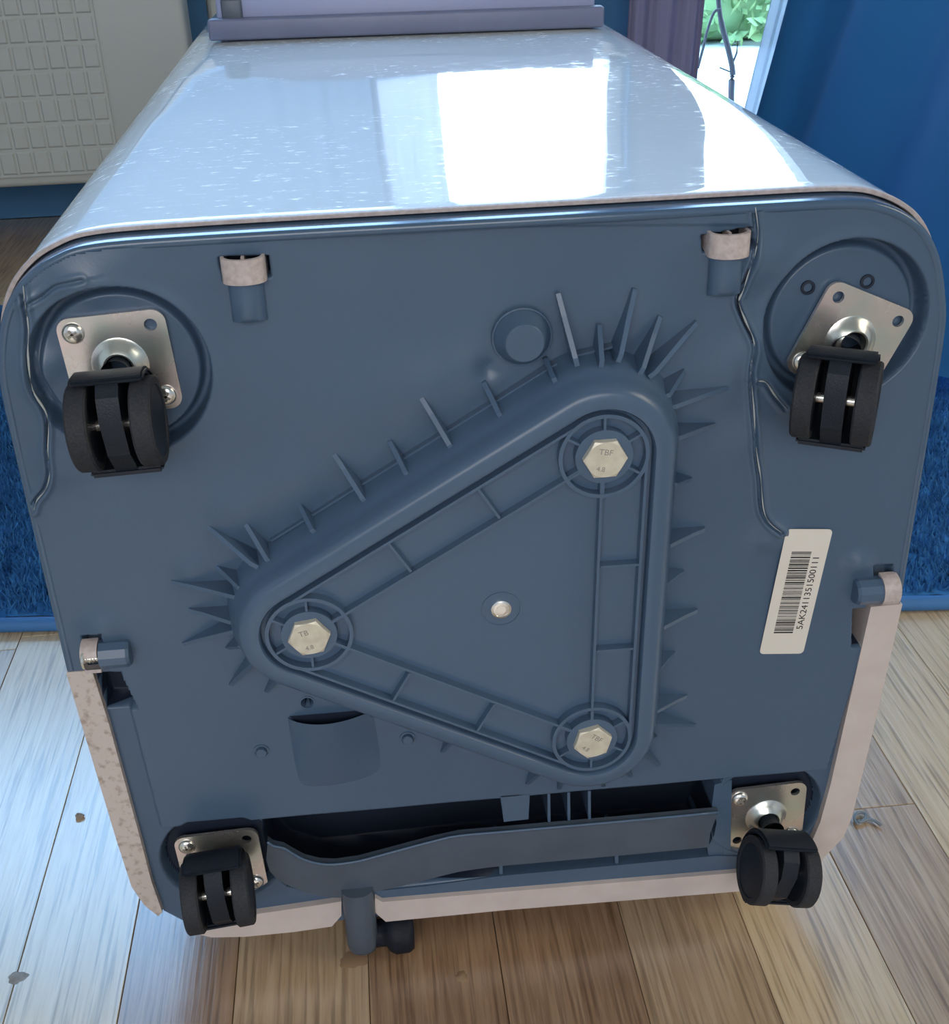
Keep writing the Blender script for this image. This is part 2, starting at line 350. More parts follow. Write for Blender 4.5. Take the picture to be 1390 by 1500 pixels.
obj('door_pane', box(bmesh.new(), ((DX0+DX1)/2, WY+.08, WZ1/2+.01), (DX1-DX0-.07, .006, WZ1-.14)), 'glass', dn)
# outside
tag(obj('terrace', box(bmesh.new(), (0, 2.95, -.15), (9, 2.5, .1)), 'terrace'), kind='structure')
tag(obj('ground', box(bmesh.new(), (0, 30, -.25), (90, 60, .1)), 'ground'), kind='structure')
def shrub(x, y, r, hgt, label):
    o = bmesh.new(); n = 3000
    for i in range(n):
        u = Vector((random.uniform(-1,1), random.uniform(-1,.6), random.uniform(-.98,1)))
        k = random.randrange(3); 
        if k == 0: u.y = -1+random.uniform(0,.25)
        elif k == 1: u.z = 1-random.uniform(0,.2)
        c = Vector((x+u.x*r, y+u.y*.28+.05*math.sin(u.x*9), -.1+hgt*.5+u.z*hgt*.5*(1-.12*u.x*u.x))); s = random.uniform(.02,.045)
        a = Vector((random.gauss(0,1),random.gauss(0,1),random.gauss(0,1))).normalized(); b = a.orthogonal().normalized()
        o.faces.new([o.verts.new(c+s*a), o.verts.new(c+s*.5*b), o.verts.new(c-s*a), o.verts.new(c-s*.5*b)])
    t = thing('shrub', label, 'shrub', (x,y,-.1), 'green shrubs beyond the terrace')
    tag(obj('foliage', o, 'leaf', t), kind='stuff')
    core = bbox((x, y, -.1+hgt*.46), (2*r*.92, .42, hgt*.9), .08, 3)
    obj('inner_growth', core, 'leaf', t, smooth=180)
shrub(.10, 4.15, .66, .52, 'green shrub outside the glazed door, behind the purple curtain')
shrub(1.62, 4.15, .66, .56, 'bright green shrub seen through the glazed door at the top right')
shrub(3.14, 4.15, .66, .54, 'green shrub outside, hidden mostly behind the blue curtain')
tw = bmesh.new(); YT = 2.0
tube(tw, cr([at(*p, YT) for p in [(1071,300),(1071,135),(1073,105),(1066,70),(1058,40),(1053,10),(1049,-40),(1040,-120)]], 4), [.0065]*8+[.0058]*10+[.005]*11, 7)
b1 = bmesh.new(); tube(b1, cr([at(*p, YT-.01) for p in [(1056,14),(1046,18),(1036,45),(1030,70),(1022,100)]], 4), .0028, 6)
b2 = bmesh.new(); tube(b2, [at(*p, YT) for p in [(1072,95),(1079,78),(1081,60)]], .002, 6); tube(b2, [at(*p, YT) for p in [(1069,105),(1054,99)]], .0016, 6)
gb = at(1071,300,YT)
t = thing('bare_twig', 'dark bare curved twig standing outside the glazed door', 'twig', (gb.x, YT, -.1))
low = bmesh.new(); tube(low, [gb, (gb.x, YT, -.1)], .0066, 7)
obj('stem', tw, 'bark', t, smooth=180); obj('stem_base', low, 'bark', t, smooth=180); obj('side_shoot', b1, 'bark', t, smooth=180); obj('side_shoot', b2, 'bark', t, smooth=180)

# radiator
RY = 1.40; rx0, rx1, rz0, rz1 = -1.02, -.226, .094, .50
ra = thing('radiator', 'white panel radiator with embossed grid front under the window', 'radiator', ((rx0+rx1)/2, RY+.04, 0))
obj('panel', bbox(((rx0+rx1)/2, RY+.045, (rz0+rz1)/2), (rx1-rx0, .07, rz1-rz0), .008, 3), 'radiator', ra, smooth=40)
fr = bmesh.new(); gx1 = -.352; gz0 = .112; ncol, nrow = 26, 10; pw, ph = .0245, .0365; gx0 = gx1-ncol*pw; gz1 = gz0+nrow*ph
obj('grid_bed', box(bmesh.new(), ((gx0+gx1)/2, RY+.0085, (gz0+gz1)/2), (gx1-gx0+.004, .003, gz1-gz0+.004)), 'radiator', ra)
cell = bmesh.new(); A = [cell.verts.new((sx*.0116, 0, sz*.0174)) for sx,sz in ((-1,-1),(1,-1),(1,1),(-1,1))]; B = [cell.verts.new((sx*.0088, -.0030, sz*.0138)) for sx,sz in ((-1,-1),(1,-1),(1,1),(-1,1))]
for k in range(4): cell.faces.new((A[k],A[(k+1)%4],B[(k+1)%4],B[k]))
cell.faces.new(B); bmesh.ops.bevel(cell, geom=[e for e in cell.edges if e.calc_face_angle(0) > .2], offset=.0012, segments=1, affect='EDGES')
c0 = obj('grid_cell', cell, 'radiator', ra, mw=Matrix.Translation((gx0+pw/2, RY+.008, gz0+ph/2)))
for i in range(ncol):
    for j in range(nrow):
        if i or j: copy_child(c0, ra, Matrix.Translation((gx0+pw*(i+.5), RY+.008, gz0+ph*(j+.5))))
for x in (rx0+.08, rx1-.08): obj('foot', bbox((x, RY+.06, rz0/2), (.03,.05,rz0), .003), 'radiator', ra)
pp = bmesh.new(); tube(pp, [(rx1+.035, RY+.09, 0),(rx1+.035, RY+.09, .45),(rx1+.02, RY+.06,.47),(rx1-.01, RY+.05,.47)], .011, 12)
obj('supply_pipe', pp, 'radiator', ra, smooth=60)

# curtains
def curtain(name, label, m, low, high, z0, z1, folds, amp, nx=90, nz=26, thick=.0015, parent=None):
    low = cr([(p[0],p[1],0) for p in low], 10); high = cr([(p[0],p[1],0) for p in high], 10)
    def samp(c, t): k = t*(len(c)-1); i = min(int(k), len(c)-2); return c[i].lerp(c[i+1], k-i)
    bm = bmesh.new(); rows = []
    for j in range(nz+1):
        v = j/nz; row = []
        for i in range(nx+1):
            u = i/nx; a = samp(low,u).lerp(samp(high,u), v); d = (samp(low,min(1,u+.02))-samp(low,max(0,u-.02))); nn = Vector((-d.y,d.x,0)).normalized() if d.length>1e-6 else Vector((0,1,0))
            f = math.sin(u*folds*2*PI+.5*math.sin(3*v+u*5))*amp*(.75+.5*math.sin(u*23))
            row.append(bm.verts.new(a + nn*f + Vector((0,0,z0+(z1-z0)*v))))
        rows.append(row)
    for A, B in zip(rows, rows[1:]):
        for i in range(nx): bm.faces.new((A[i],A[i+1],B[i+1],B[i]))
    return bm
bc0, bc1 = at(1178,0,1.33), at(1127,160,1.33); sl = (bc0.x-bc1.x)/(bc0.z-bc1.z); bx = bc1.x-sl*bc1.z
bm = curtain('','', None, [(bx,1.33),(bx-.02,1.1),(.575,.63),(.80,.52),(1.15,.62)], [(bx+sl*2.2,1.42),(1.45,1.44),(1.8,1.42),(2.1,1.45),(2.3,1.43)], .034, 2.85, 6, .022, nx=160, nz=40)
BCT = tag(obj('curtain', bm, 'blue_cloth', smooth=180), 'deep blue full-length curtain draped into the room at right', 'curtain')
bm = curtain('','', None, [(bx-.013,1.36),(bx+.02,1.37)], [(bx-.022+sl*2.2,1.44),(bx+.04+sl*2.2,1.45)], .012, 2.85, 2, .004, nx=24)
tag(obj('sheer_curtain', bm, 'sheer', smooth=180), 'white sheer strip along the left edge of the blue curtain', 'curtain')
bm = curtain('','', None, [(.435,1.50),(.553,1.50)], [(.52,1.50),(.66,1.50)], .02, 2.85, 3.5, .008, nx=70)
tag(obj('curtain', bm, 'purple', smooth=180), 'muted purple curtain hanging between window and glazed door', 'curtain')
bm = curtain('','', None, [(.035,1.50),(.14,1.50)], [(.14,1.50),(.27,1.50)], .56, 2.85, 3, .008, nx=50)
tag(obj('sheer_curtain', bm, 'sheer', smooth=180), 'narrow white sheer hanging in the window left of the purple curtain', 'curtain')
bm = curtain('','', None, [(-1.45,1.52),(.045,1.52)], [(-1.45,1.52),(.08,1.52)], .56, 1.05, 16, .008, nx=240)
tag(obj('cafe_curtain', bm, 'cafe', smooth=180), 'pale blue half-height curtain across the window above the radiator', 'curtain')

# rug
r0, r1 = G(0,925), G(1390,892); rd = (r1-r0); rd.z = 0; rd.normalize(); rn = Vector((-rd.y, rd.x, 0))
RO = Vector((r0.x, r0.y, 0)) - rd*.75; RLEN, RDEP = 2.1, .74
rug = thing('shag_rug', 'deep blue shag rug with bound edge lying under the appliance', 'rug', RO+rd*RLEN/2+rn*RDEP/2)
b = bmesh.new(); nx, ny = 150, 54
grid = [[b.verts.new(RO+rd*(RLEN*i/nx)+rn*(.006+(RDEP-.012)*j/ny)+Vector((0,0,.009+random.uniform(-.0012,.0012)))) for i in range(nx+1)] for j in range(ny+1)]
for j in range(ny):
    for i in range(nx): b.faces.new((grid[j][i],grid[j][i+1],grid[j+1][i+1],grid[j+1][i]))
obj('backing', b, 'rug', rug, smooth=180)
cs = [RO+Vector((0,0,.006)), RO+rd*RLEN+Vector((0,0,.006)), RO+rd*RLEN+rn*RDEP+Vector((0,0,.006)), RO+rn*RDEP+Vector((0,0,.006))]
be = bmesh.new()
for a_, c_2 in zip(cs, cs[1:]+cs[:1]): tube(be, [a_.lerp(c_2, k/40) for k in range(41)], .006, 10)
obj('bound_edge', be, 'rug_edge', rug, smooth=180)
def pile(n, u0, u1, v0, v1, hh):
    u = rng.uniform(u0, u1, n); v = rng.uniform(v0, v1, n)
    x = RO.x+rd.x*u+rn.x*v; y = RO.y+rd.y*u+rn.y*v
    a = rng.uniform(0, 2*PI, n); wd = rng.uniform(.0008, .0016, n); h = hh*rng.uniform(.6, 1.1, n); lean = rng.normal(0, .0035, (2, n))
    b0 = np.stack([x-np.cos(a)*wd, y-np.sin(a)*wd, np.full(n,.008)], 1); b1 = np.stack([x+np.cos(a)*wd, y+np.sin(a)*wd, np.full(n,.008)], 1)
    t = np.stack([x+lean[0], y+lean[1], .008+h], 1)
    return np.stack([b0,b1,t], 1).reshape(-1,3)
V = np.concatenate([pile(95000, .10, 1.02, .010, RDEP-.01, .011), pile(45000, 1.22, 1.75, .010, RDEP-.01, .011), pile(22000, 0, RLEN, .01, RDEP-.01, .009)])
ux = (V[:,0]-RO.x)*rd.x+(V[:,1]-RO.y)*rd.y
# pile pressed flat under the appliance
under = (V[:,0] > -.15) & (V[:,0] < .25); V[under,2] = np.minimum(V[under,2], .018)
me = bpy.data.meshes.new('pile'); N = len(V)//3; me.vertices.add(len(V)); me.vertices.foreach_set('co', V.ravel()); me.loops.add(len(V)); me.loops.foreach_set('vertex_index', np.arange(len(V)))
me.polygons.add(N); me.polygons.foreach_set('loop_start', np.arange(N)*3); me.update(); me.validate()
tag(obj('pile', me, 'rug', rug), kind='stuff')

# ================================================================== APPLIANCE
AC = thing('portable_air_conditioner', 'white portable air conditioner lying on its side, slate grey underside facing forward', 'air conditioner', (.05, .38, .022))
mm_ = lambda L_: [(x/1000, z/1000) for x, z in L_]
OUT = mm_([(-144,200),(-144,260),(-143.8,315),(-143,340),(-139.5,357),(-133.6,370),(-125.2,379.5),(-114,386.4),(-98,390.6),(-57,391.6),(20,391.8),(100,391.8),(151,391.9),(190,391.6),(207,388.5),(221.5,380.5),(231,368),(237,350),(239.8,330),(240.8,266),(241.4,199)])
LOWR = mm_([(239,130),(233.5,66),(228,48),(218,34),(203,24),(176,19.5),(110,20.5),(50,21.8),(-41,22.6),(-86,22.6),(-103,24.6),(-114,31),(-128,45),(-137,66),(-141,105)])
TOPc = [(v.x,v.y) for v in cr([(x,z,0) for x,z in OUT], 6)]
ALL = [(v.x,v.y) for v in cr([(x,z,0) for x,z in OUT+LOWR], 6, closed=True)]
cen = (.05, .21)
def offs(poly, d, closed=True):
    out = []; n = len(poly)
    for i in range(n):
        a = poly[(i-1)%n] if closed or i else poly[0]; b_ = poly[(i+1)%n] if closed or i < n-1 else poly[-1]
        tx, tz = b_[0]-a[0], b_[1]-a[1]; l = math.hypot(tx,tz) or 1
        nx_, nz_ = -tz/l, tx/l          # loop runs clockwise seen from the front: left normal = outwards
        dd = d(poly[i]) if callable(d) else d
        out.append((poly[i][0]+nx_*dd, poly[i][1]+nz_*dd))
    return out
def sst(a, b_, x): t = max(0, min(1, (x-a)/(b_-a))); return t*t*(3-2*t)
upo = lambda p: .0003+.0024*sst(.335,.388,p[1])
SH = offs(ALL, upo)
loops = []
for y, ins in ((.0125,.0022),(.011,.0014),(.0105,.0004),(.0115,0),(.02,0),(.25,0),(.5,0),(.82,0),(.845,.003),(.862,.012),(.87,.028)):
    loops.append([(x, y, z) for x, z in offs(SH, -ins)])
obj('shell', loft(loops[2:], cap1=True), 'shell', AC, smooth=50)
obj('shell_brim', loft([[(x,.016,z) for x,z in offs(SH,-.0020)], [(x,.0104,z) for x,z in offs(SH,-.0019)], [(x,.0096,z) for x,z in offs(SH,-.0015)], [(x,.0094,z) for x,z in offs(SH,-.0001)], [(x,.0102,z) for x,z in offs(SH,.0003)], [(x,.0118,z) for x,z in offs(SH,.0003)]]), 'clip', AC, smooth=50)['label'] = 'thin greyish white front edge of the shell'

# --- base panel: a moulded height field (wells, dents, slots, cracks)
res = .0006
xs = np.arange(-.146, .2435, res); zs = np.arange(.018, .3935, res); X, Z = np.meshgrid(xs, zs); H = np.zeros_like(X)
def sdf(poly):                      # signed distance, negative inside
    d = np.full(X.shape, 1e9); ins = np.zeros(X.shape, bool); n = len(poly)
    for i in range(n):
        ax, az = poly[i]; bx_, bz_ = poly[(i+1)%n]; ex, ez = bx_-ax, bz_-az
        t = np.clip(((X-ax)*ex+(Z-az)*ez)/(ex*ex+ez*ez+1e-12), 0, 1); d = np.minimum(d, np.hypot(X-ax-t*ex, Z-az-t*ez))
        with np.errstate(divide='ignore', invalid='ignore'):
            c = ((az > Z) != (bz_ > Z)) & (X < (bx_-ax)*(Z-az)/(bz_-az+1e-15)+ax)
        ins ^= c
    return np.where(ins, -d, d)
def line_d(pts):
    d = np.full(X.shape, 1e9); s = np.zeros(X.shape)
    for (ax,az),(bx_,bz_) in zip(pts, pts[1:]):
        ex, ez = bx_-ax, bz_-az; t = np.clip(((X-ax)*ex+(Z-az)*ez)/(ex*ex+ez*ez+1e-12), 0, 1); q = np.hypot(X-ax-t*ex, Z-az-t*ez)
        side = np.sign(ex*(Z-az)-ez*(X-ax)); s = np.where(q < d, side, s); d = np.minimum(d, q)
    return d, s
ss = lambda a, b_, x: (lambda t: t*t*(3-2*t))(np.clip((x-a)/(b_-a), 0, 1))
PX = lambda L_, h=0: [P(x, y, h) for x, y in L_]
def recess(d, depth, w=.0012, floor_=True):   # d negative inside
    global H
    k = 1-ss(-w, 0, d); H = H*(1-k)+(-depth)*k
def add(d, amt, w): 
    global H
    H = H+amt*np.exp(-(d/w)**2)
# castor wells (top)
for cx_, cz_, r in ((-.0965,.3400,.0352),(.1955,.3415,.0350)):
    d = np.hypot(X-cx_, Z-cz_)-r; add(d, .0006, .0035); k = 1-ss(-.0016, 0, d); kk = ss(-.0056, -.0034, d); H = H*(1-k)-(.0055+.0050*kk)*k
# lower ledge, cavity and slots
recess(sdf(PX([(128,984),(178,984),(237,1213),(1210,1127),(1262,960),(1268,886),(1345,880),(1300,1480),(90,1480)])), .003)
for (px_, py_), r in (((325,1262),.031),((1122,1193),.031)):
    x_, z_ = P(px_, py_); d = np.hypot(X-x_, Z-z_)-r; d2 = np.maximum(d, sdf(PX([(90,1219),(1345,1118),(1345,1480),(90,1480)]))); k = 1-ss(-.003,0,d2); H = np.minimum(H, -.0115*k+H*(1-k))
CAV = [(384,1200),(560,1186),(735,1172),(1062,1143),(1058,1160),(1048,1178),(1054,1192),(1045,1240),(1062,1252),(1060,1262),(740,1288),(600,1303),(470,1318),(420,1305),(392,1280),(384,1240)]
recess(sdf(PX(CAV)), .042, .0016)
recess(sdf(PX([(137,986),(176,986),(203,1040),(155,1043)])), .016, .001)
recess(sdf(PX([(1249,893),(1284,890),(1270,948),(1247,950)])), .016, .001)
recess(sdf(PX([(318,377),(394,374),(398,408),(326,411)])), .012, .001)
recess(sdf(PX([(1028,346),(1104,332),(1107,364),(1030,372)])), .012, .001)
recess(sdf(PX([(117,930),(150,924),(156,980),(128,982)])), .008, .001)
recess(sdf(PX([(1278,828),(1309,826),(1312,880),(1285,884)])), .008, .001)
x_, z_ = P(450,1029); recess(np.hypot(X-x_,Z-z_)-.0029, .012, .0008)
# lip strip between the two latch tabs
k = 1-ss(-.0008, 0, sdf(PX([(322,330),(322,357),(700,336),(1101,331),(1101,285)]))); H = H+k*.0007
# warps, dents and cracks
for (px_, py_), r, a in (((715,542),.0045,-.0012),((500,600),.02,.0009),((350,745),.012,.0013),((620,575),.014,.0010),((700,545),.012,.0009),((935,470),.012,.0010),((1120,385),.010,.0015),((1060,560),.012,.0010),((1095,520),.010,.0010),((1100,640),.010,.0009),((60,545),.008,.0018),((110,420),.009,.0014),((160,400),.012,.0012),((95,680),.010,.0012),((430,705),.013,.0011),((285,835),.008,.0009),((1258,825),.006,.0016),((150,922),.008,.0015),((620,420),.05,-.0015),((900,400),.05,-.0012),((300,700),.04,.0012),((1090,820),.04,-.001),((1130,790),.008,.0013)):
    x_, z_ = P(px_, py_); H = H+1.8*a*np.exp(-((X-x_)**2+(Z-z_)**2)/r**2)
CRK = [[(1104,303),(1108,340),(1103,375),(1094,400),(1086,425),(1080,442),(1090,470),(1101,495),(1103,512),(1098,545),(1102,600),(1106,660),(1112,700),(1116,745),(1126,766),(1144,780)],
       [(33,418),(36,445),(41,480),(40,520),(47,570),(68,608),(70,660),(73,690),(66,715),(53,732),(49,746)],
       [(36,447),(60,435),(82,418),(100,412),(122,407)], [(1108,557),(1120,560),(1134,580),(1150,598)]]
for i, c in enumerate(CRK):
    pts = [(v.x,v.y) for v in cr([(*p,0) for p in PX(c)], 5)]; d, s = line_d(pts)
    amp = (1.0,1.0,.5,.7)[i]; H = H+amp*.0011*np.exp(-((d-.0016)/.0011)**2)-amp*.0022*np.exp(-(d/.0007)**2)+amp*.0010*np.exp(-(d/.006)**2)*(s>0)
inner = offs(ALL, lambda p: -.0020 if p[1] > .205 else -.0008)
keep = sdf(inner) < 0
idx = -np.ones(X.shape, int); need = np.zeros(X.shape, bool); qk = keep[:-1,:-1]&keep[1:,:-1]&keep[:-1,1:]&keep[1:,1:]
need[:-1,:-1] |= qk; need[1:,:-1] |= qk; need[:-1,1:] |= qk; need[1:,1:] |= qk
idx[need] = np.arange(need.sum()); co = np.stack([X[need], -H[need], Z[need]], 1)
Q = np.stack([idx[:-1,:-1][qk], idx[:-1,1:][qk], idx[1:,1:][qk], idx[1:,:-1][qk]], 1)
me = bpy.data.meshes.new('base_panel'); me.vertices.add(len(co)); me.vertices.foreach_set('co', co.ravel()); me.loops.add(Q.size); me.loops.foreach_set('vertex_index', Q.ravel().astype(np.int32))
me.polygons.add(len(Q)); me.polygons.foreach_set('loop_start', np.arange(len(Q))*4); me.update(); me.validate()
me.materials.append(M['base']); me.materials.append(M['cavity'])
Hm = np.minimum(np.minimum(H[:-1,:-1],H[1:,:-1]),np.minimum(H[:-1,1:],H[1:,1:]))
fm = (-Hm[qk] > .0113).astype(np.int32); me.polygons.foreach_set('material_index', fm)  # deepest faces get the painted shade
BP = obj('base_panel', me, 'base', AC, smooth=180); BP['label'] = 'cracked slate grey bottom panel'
# rim around the upper part
o0 = offs(TOPc, 0, False)
prof = [(-.0036,-.0002),(-.0032,.0003),(-.0018,.0004),(-.0008,.0001),(-.0002,-.0005),(0,-.0014),(.0002,-.0075),(.0004,-.015)]
lp = [[(x,-h,z) for x,z in offs(TOPc, d, False)] for d, h in prof]
obj('rim', loft(lp, close=False), 'rim', AC, smooth=60)
# stress-whitened crack edges
for i, c in enumerate(CRK[:2]+CRK[3:]):
    pts = cr([(*p,0) for p in PX([(x+1.6,y) for x,y in c])], 5); bm = bmesh.new()
    n_ = len(pts); tube(bm, [(p.x,-.0007,p.y) for p in pts], [.00033*(.4+.6*math.sin(PI*min(1,(k+2)/n_)))*(1+.6*math.sin(k*.9)) for k in range(n_)], 6)
    o = obj('crack_edge', bm, 'stress', BP, smooth=180); o['label'] = 'whitened edge of a crack'

for c in ([(1084,428),(1082,442),(1090,468),(1100,492),(1104,512)], [(1097,392),(1091,405),(1086,418)], [(68,612),(69,640),(71,672),(70,695)], [(36,447),(60,435),(82,418),(100,412),(118,409)]):
    pts = cr([(*p,0) for p in PX(c)], 6); n_ = len(pts); bm = bmesh.new()
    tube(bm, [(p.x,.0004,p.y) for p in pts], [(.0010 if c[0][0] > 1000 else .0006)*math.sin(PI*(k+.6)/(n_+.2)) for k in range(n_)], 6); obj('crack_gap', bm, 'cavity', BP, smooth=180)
# --- frame strips (front cover edge)
def strip(poly, y0=-.0006, y1=.03, m='frame'): return obj('front_cover_edge', prism(PX(poly), y0, y1, bev=.0008), m, AC)
s1 = strip([(97,984),(135,981),(160,1060),(205,1225),(222,1290),(238,1335),(232,1341),(212,1325),(193,1298),(171,1230)], m='frame_dirty'); s1['label'] = 'scuffed greyish white left edge of the front cover'
strip([(270,1350),(300,1346),(374,1338),(483,1322),(500,1319),(500,1340),(486,1356),(430,1364),(359,1371),(310,1372),(285,1366)])
strip([(549,1314),(560,1320),(740,1305),(1081,1277),(1130,1272),(1160,1262),(1185,1240),(1201,1203),(1216,1148),(1275,888),(1321,884),(1284,1045),(1247,1197),(1235,1225),(1200,1262),(1150,1293),(1077,1305),(740,1332),(565,1349),(549,1335)])

# --- motor mount
A3, B3, C3 = [Vector((*P(*q, 25), 0)) for q in ((885,669),(453,930),(867,1083))]
tri = [A3, C3, B3]                       # clockwise seen from the front
def rtri(r, h, n=14):
    out = []
    for i in range(3):
        p, a, b_ = tri[i], tri[i-1], tri[(i+1)%3]; d0 = (p-a).normalized(); d1 = (b_-p).normalized()
        n0 = Vector((-d0.y,d0.x,0)); n1 = Vector((-d1.y,d1.x,0)); a0 = math.atan2(n0.y,n0.x); a1 = math.atan2(n1.y,n1.x)
        while a1 > a0: a1 -= 2*PI
        for k in range(n+1):
            t_ = a0+(a1-a0)*k/n; out.append((p.x+r*math.cos(t_), -h, p.y+r*math.sin(t_)))
    return out
prof = [(.0365,-.001),(.0362,0),(.0350,.006),(.0338,.0125),(.0325,.0148),(.0312,.0190),(.0298,.0232),(.0284,.0252),(.0268,.0260),(.0225,.0262),(.0212,.0260),(.0206,.0250),(.0204,.0212),(.0180,.0210)]
MT = obj('motor_mount', loft([rtri(r,h) for r,h in prof], cap1=True), 'base_hi', AC, smooth=38); MT['label'] = 'raised triangular mount with rounded corners'
HT, HF = .0252, .0208
def bar(p, q, w_, h0, h1, q_h1=None):      # rib between two (x,z) points
    p, q = Vector((p[0],p[1])), Vector((q[0],q[1])); d = (q-p).normalized(); n_ = Vector((-d.y,d.x))*w_/2; bm = bmesh.new()
    hq = h1 if q_h1 is None else q_h1
    vs = [bm.verts.new((v.x,-hh,v.y)) for v, hh in ((p-n_,h0),(p+n_,h0),(q+n_,h0),(q-n_,h0),(p-n_*.7,h1),(p+n_*.7,h1),(q+n_*.7,hq),(q-n_*.7,hq))]
    for f in ((0,1,2,3),(4,7,6,5),(0,4,5,1),(1,5,6,2),(2,6,7,3),(3,7,4,0)): bm.faces.new([vs[i] for i in f])
    return bm
for i in range(3):
    a, b_ = tri[i], tri[(i+1)%3]; d = (b_-a).normalized(); n_ = Vector((-d.y,d.x,0)); L_ = (b_-a).length; ci = (A3+B3+C3)/3
    if (ci-a).dot(n_) > 0: n_ = -n_
    obj('long_rib', bar(a+n_*.0176+d*.002, b_+n_*.0176-d*.002, .0017, HF-.001, HT), 'base_hi', MT)
    obj('long_rib', bar(a-n_*.0005+d*.0105, b_-n_*.0005-d*.0105, .0017, HF-.001, HT), 'base_hi', MT)
    for tt in (.36, .66): obj('cross_rib', bar(a+n_*.0005+d*L_*tt, a+n_*.0172+d*L_*tt, .0016, HF-.001, HT-.0003), 'base_hi', MT)
for bi, (q, a0) in enumerate(((A3,.0),(B3,.12),(C3,.25))):
    mw = face_mw(q.x, q.y)
    bm = bmesh.new(); lathe(bm, [(.0186,.0205),(.0186,HT+.0002),(.0170,HT+.0002),(.0170,.0205)], 48, mw); obj('bolt_ring', bm, 'base_hi', MT, smooth=40)
    bm = bmesh.new(); lathe(bm, [(.0120,.0205),(.0118,HT+.0001),(.0060,HT+.0001)], 48, mw); obj('bolt_collar', bm, 'base_hi', MT, smooth=40)
    for k in range(6):
        t_ = PI/6+k*PI/3; u = Vector((math.cos(t_), math.sin(t_))); obj('spoke', bar(Vector((q.x,q.y))+u*.0115, Vector((q.x,q.y))+u*.0175, .0015, HF-.001, HT-.0002), 'base_hi', MT)
    hx = bmesh.new(); R6 = .0091; pr6 = [(R6,-.004),(R6,.0050)]
    m2 = face_mw(q.x, q.y, 25.2, a0)
    ring0 = [hx.verts.new(m2 @ Vector((R6*math.cos(k*PI/3), R6*math.sin(k*PI/3), 0))) for k in range(6)]
    ring1 = [hx.verts.new(m2 @ Vector((R6*math.cos(k*PI/3), R6*math.sin(k*PI/3), .0024))) for k in range(6)]
    for k in range(6): hx.faces.new((ring0[k],ring0[(k+1)%6],ring1[(k+1)%6],ring1[k]))
    nn = 48; c1 = []
    for k in range(nn):
        t_ = 2*PI*k/nn; c1.append(hx.verts.new(m2 @ Vector((.0077*math.cos(t_), .0077*math.sin(t_), .0030))))
    for k in range(6):
        seg = [c1[(k*8+j)%nn] for j in range(9)]
        for j in range(8): hx.faces.new([ring1[k] if j < 4 else ring1[(k+1)%6], seg[j], seg[j+1]])
        hx.faces.new([ring1[k], seg[4], ring1[(k+1)%6]])
    hx.faces.new(c1)
    BO = obj('hex_bolt', hx, 'bolt', MT); BO['label'] = 'pale zinc hexagonal bolt head'
    s1_, s2_ = (('TBF','4.8'),('TB','4.8'),('TBF','4.8'))[bi]; ra_ = (-.18, .1, -.9)[bi]
    for s, off, rr in ((s1_, (-.0035,.0022), 0), (s2_, (-.0030,-.0052), 0)):
        obj('stamped_mark', text_mesh(s, .0036 if s != '4.8' else .003), 'stamp', MT, mw=face_mw(q.x, q.y, 25.2+3.02, a0+ra_) @ Matrix.Translation((off[0],off[1],0)))
FINS = [((295,763),(367,826),1),((351,753),(390,819),1),((316,829),(348,861),0),((251,852),(342,875),1),((277,893),(339,913),0),((269,943),(341,926),1),((333,949),(351,949),0),((338,1003),(370,973),1),((390,1013),(407,996),0),
 ((435,733),(456,776),0),((489,664),(531,731),1),((570,645),(594,693),0),((617,582),(658,652),1),((708,559),(730,605),0),((798,524),(811,554),0),((817,429),(843,525),1),((878,475),(882,528),0),((930,423),(910,519),1),((967,463),(943,539),0),
 ((1021,472),(961,545),1),((1003,543),(982,578),0),((1073,565),(990,596),1),((1047,622),(996,642),1),((1012,702),(991,711),0),((1032,775),(982,800),1),((1001,838),(978,856),0),((1021,894),(973,920),1),((988,956),(968,980),0),((1006,1019),(963,1043),1),
 ((1018,1062),(962,1063),1),((960,1079),(953,1085),0),((965,1121),(943,1105),1),((924,1137),(916,1130),0),((884,1151),(883,1144),0),((819,1155),(824,1144),0),((772,1148),(791,1134),0),((648,1101),(664,1086),0),((545,1050),(556,1042),0)]
def mdist(p):
    best = 1e9; bq = None
    for i in range(3):
        a, b_ = tri[i], tri[(i+1)%3]; e = b_-a; t_ = max(0,min(1,(Vector((p[0],p[1],0))-a).dot(e)/e.length_squared)); q = a+e*t_; d = (Vector((p[0],p[1],0))-q).length
        if d < best: best, bq = d, q
    return best, bq
for tp, rt_, lg in FINS:
    t_ = Vector(P(*tp, 0)); hr = .0128; r_ = Vector(P(*rt_, 12.8))
    if (t_-r_).length < .004: d_, q = mdist(t_); r_ = t_+(Vector((q.x,q.y))-t_).normalized()*max(.004, d_-.033)
    d = (r_-t_).normalized(); d_, q = mdist(r_); r2 = r_+d*.0035; n_ = Vector((-d.y,d.x)); w0, w1 = .0007, .0010
    bm = bmesh.new(); m_ = t_+d*.0015
    S = [(t_,-.001),(t_,.0008),(t_.lerp(r_,.35),.0046),(r_,hr),(r2,hr),(r2,-.001)]
    L1 = [bm.verts.new((p.x+n_.x*w1,-h,p.y+n_.y*w1)) for p,h in S]; L2 = [bm.verts.new((p.x-n_.x*w1,-h,p.y-n_.y*w1)) for p,h in S]
    bm.faces.new(L1); bm.faces.new(L2[::-1])
    for k in range(len(S)): bm.faces.new((L1[k],L2[k],L2[(k+1)%len(S)],L1[(k+1)%len(S)]))
    obj('fin', bm, 'base_hi', MT)
obj('foot_ridge', bar(P(397,790,1.5), P(815,531,1.5), .0013, -.001, .0032), 'base_hi', MT)
obj('foot_ridge', bar(P(838,521,1.5), P(905,505,1.5), .0013, -.001, .0028), 'base_hi', MT)
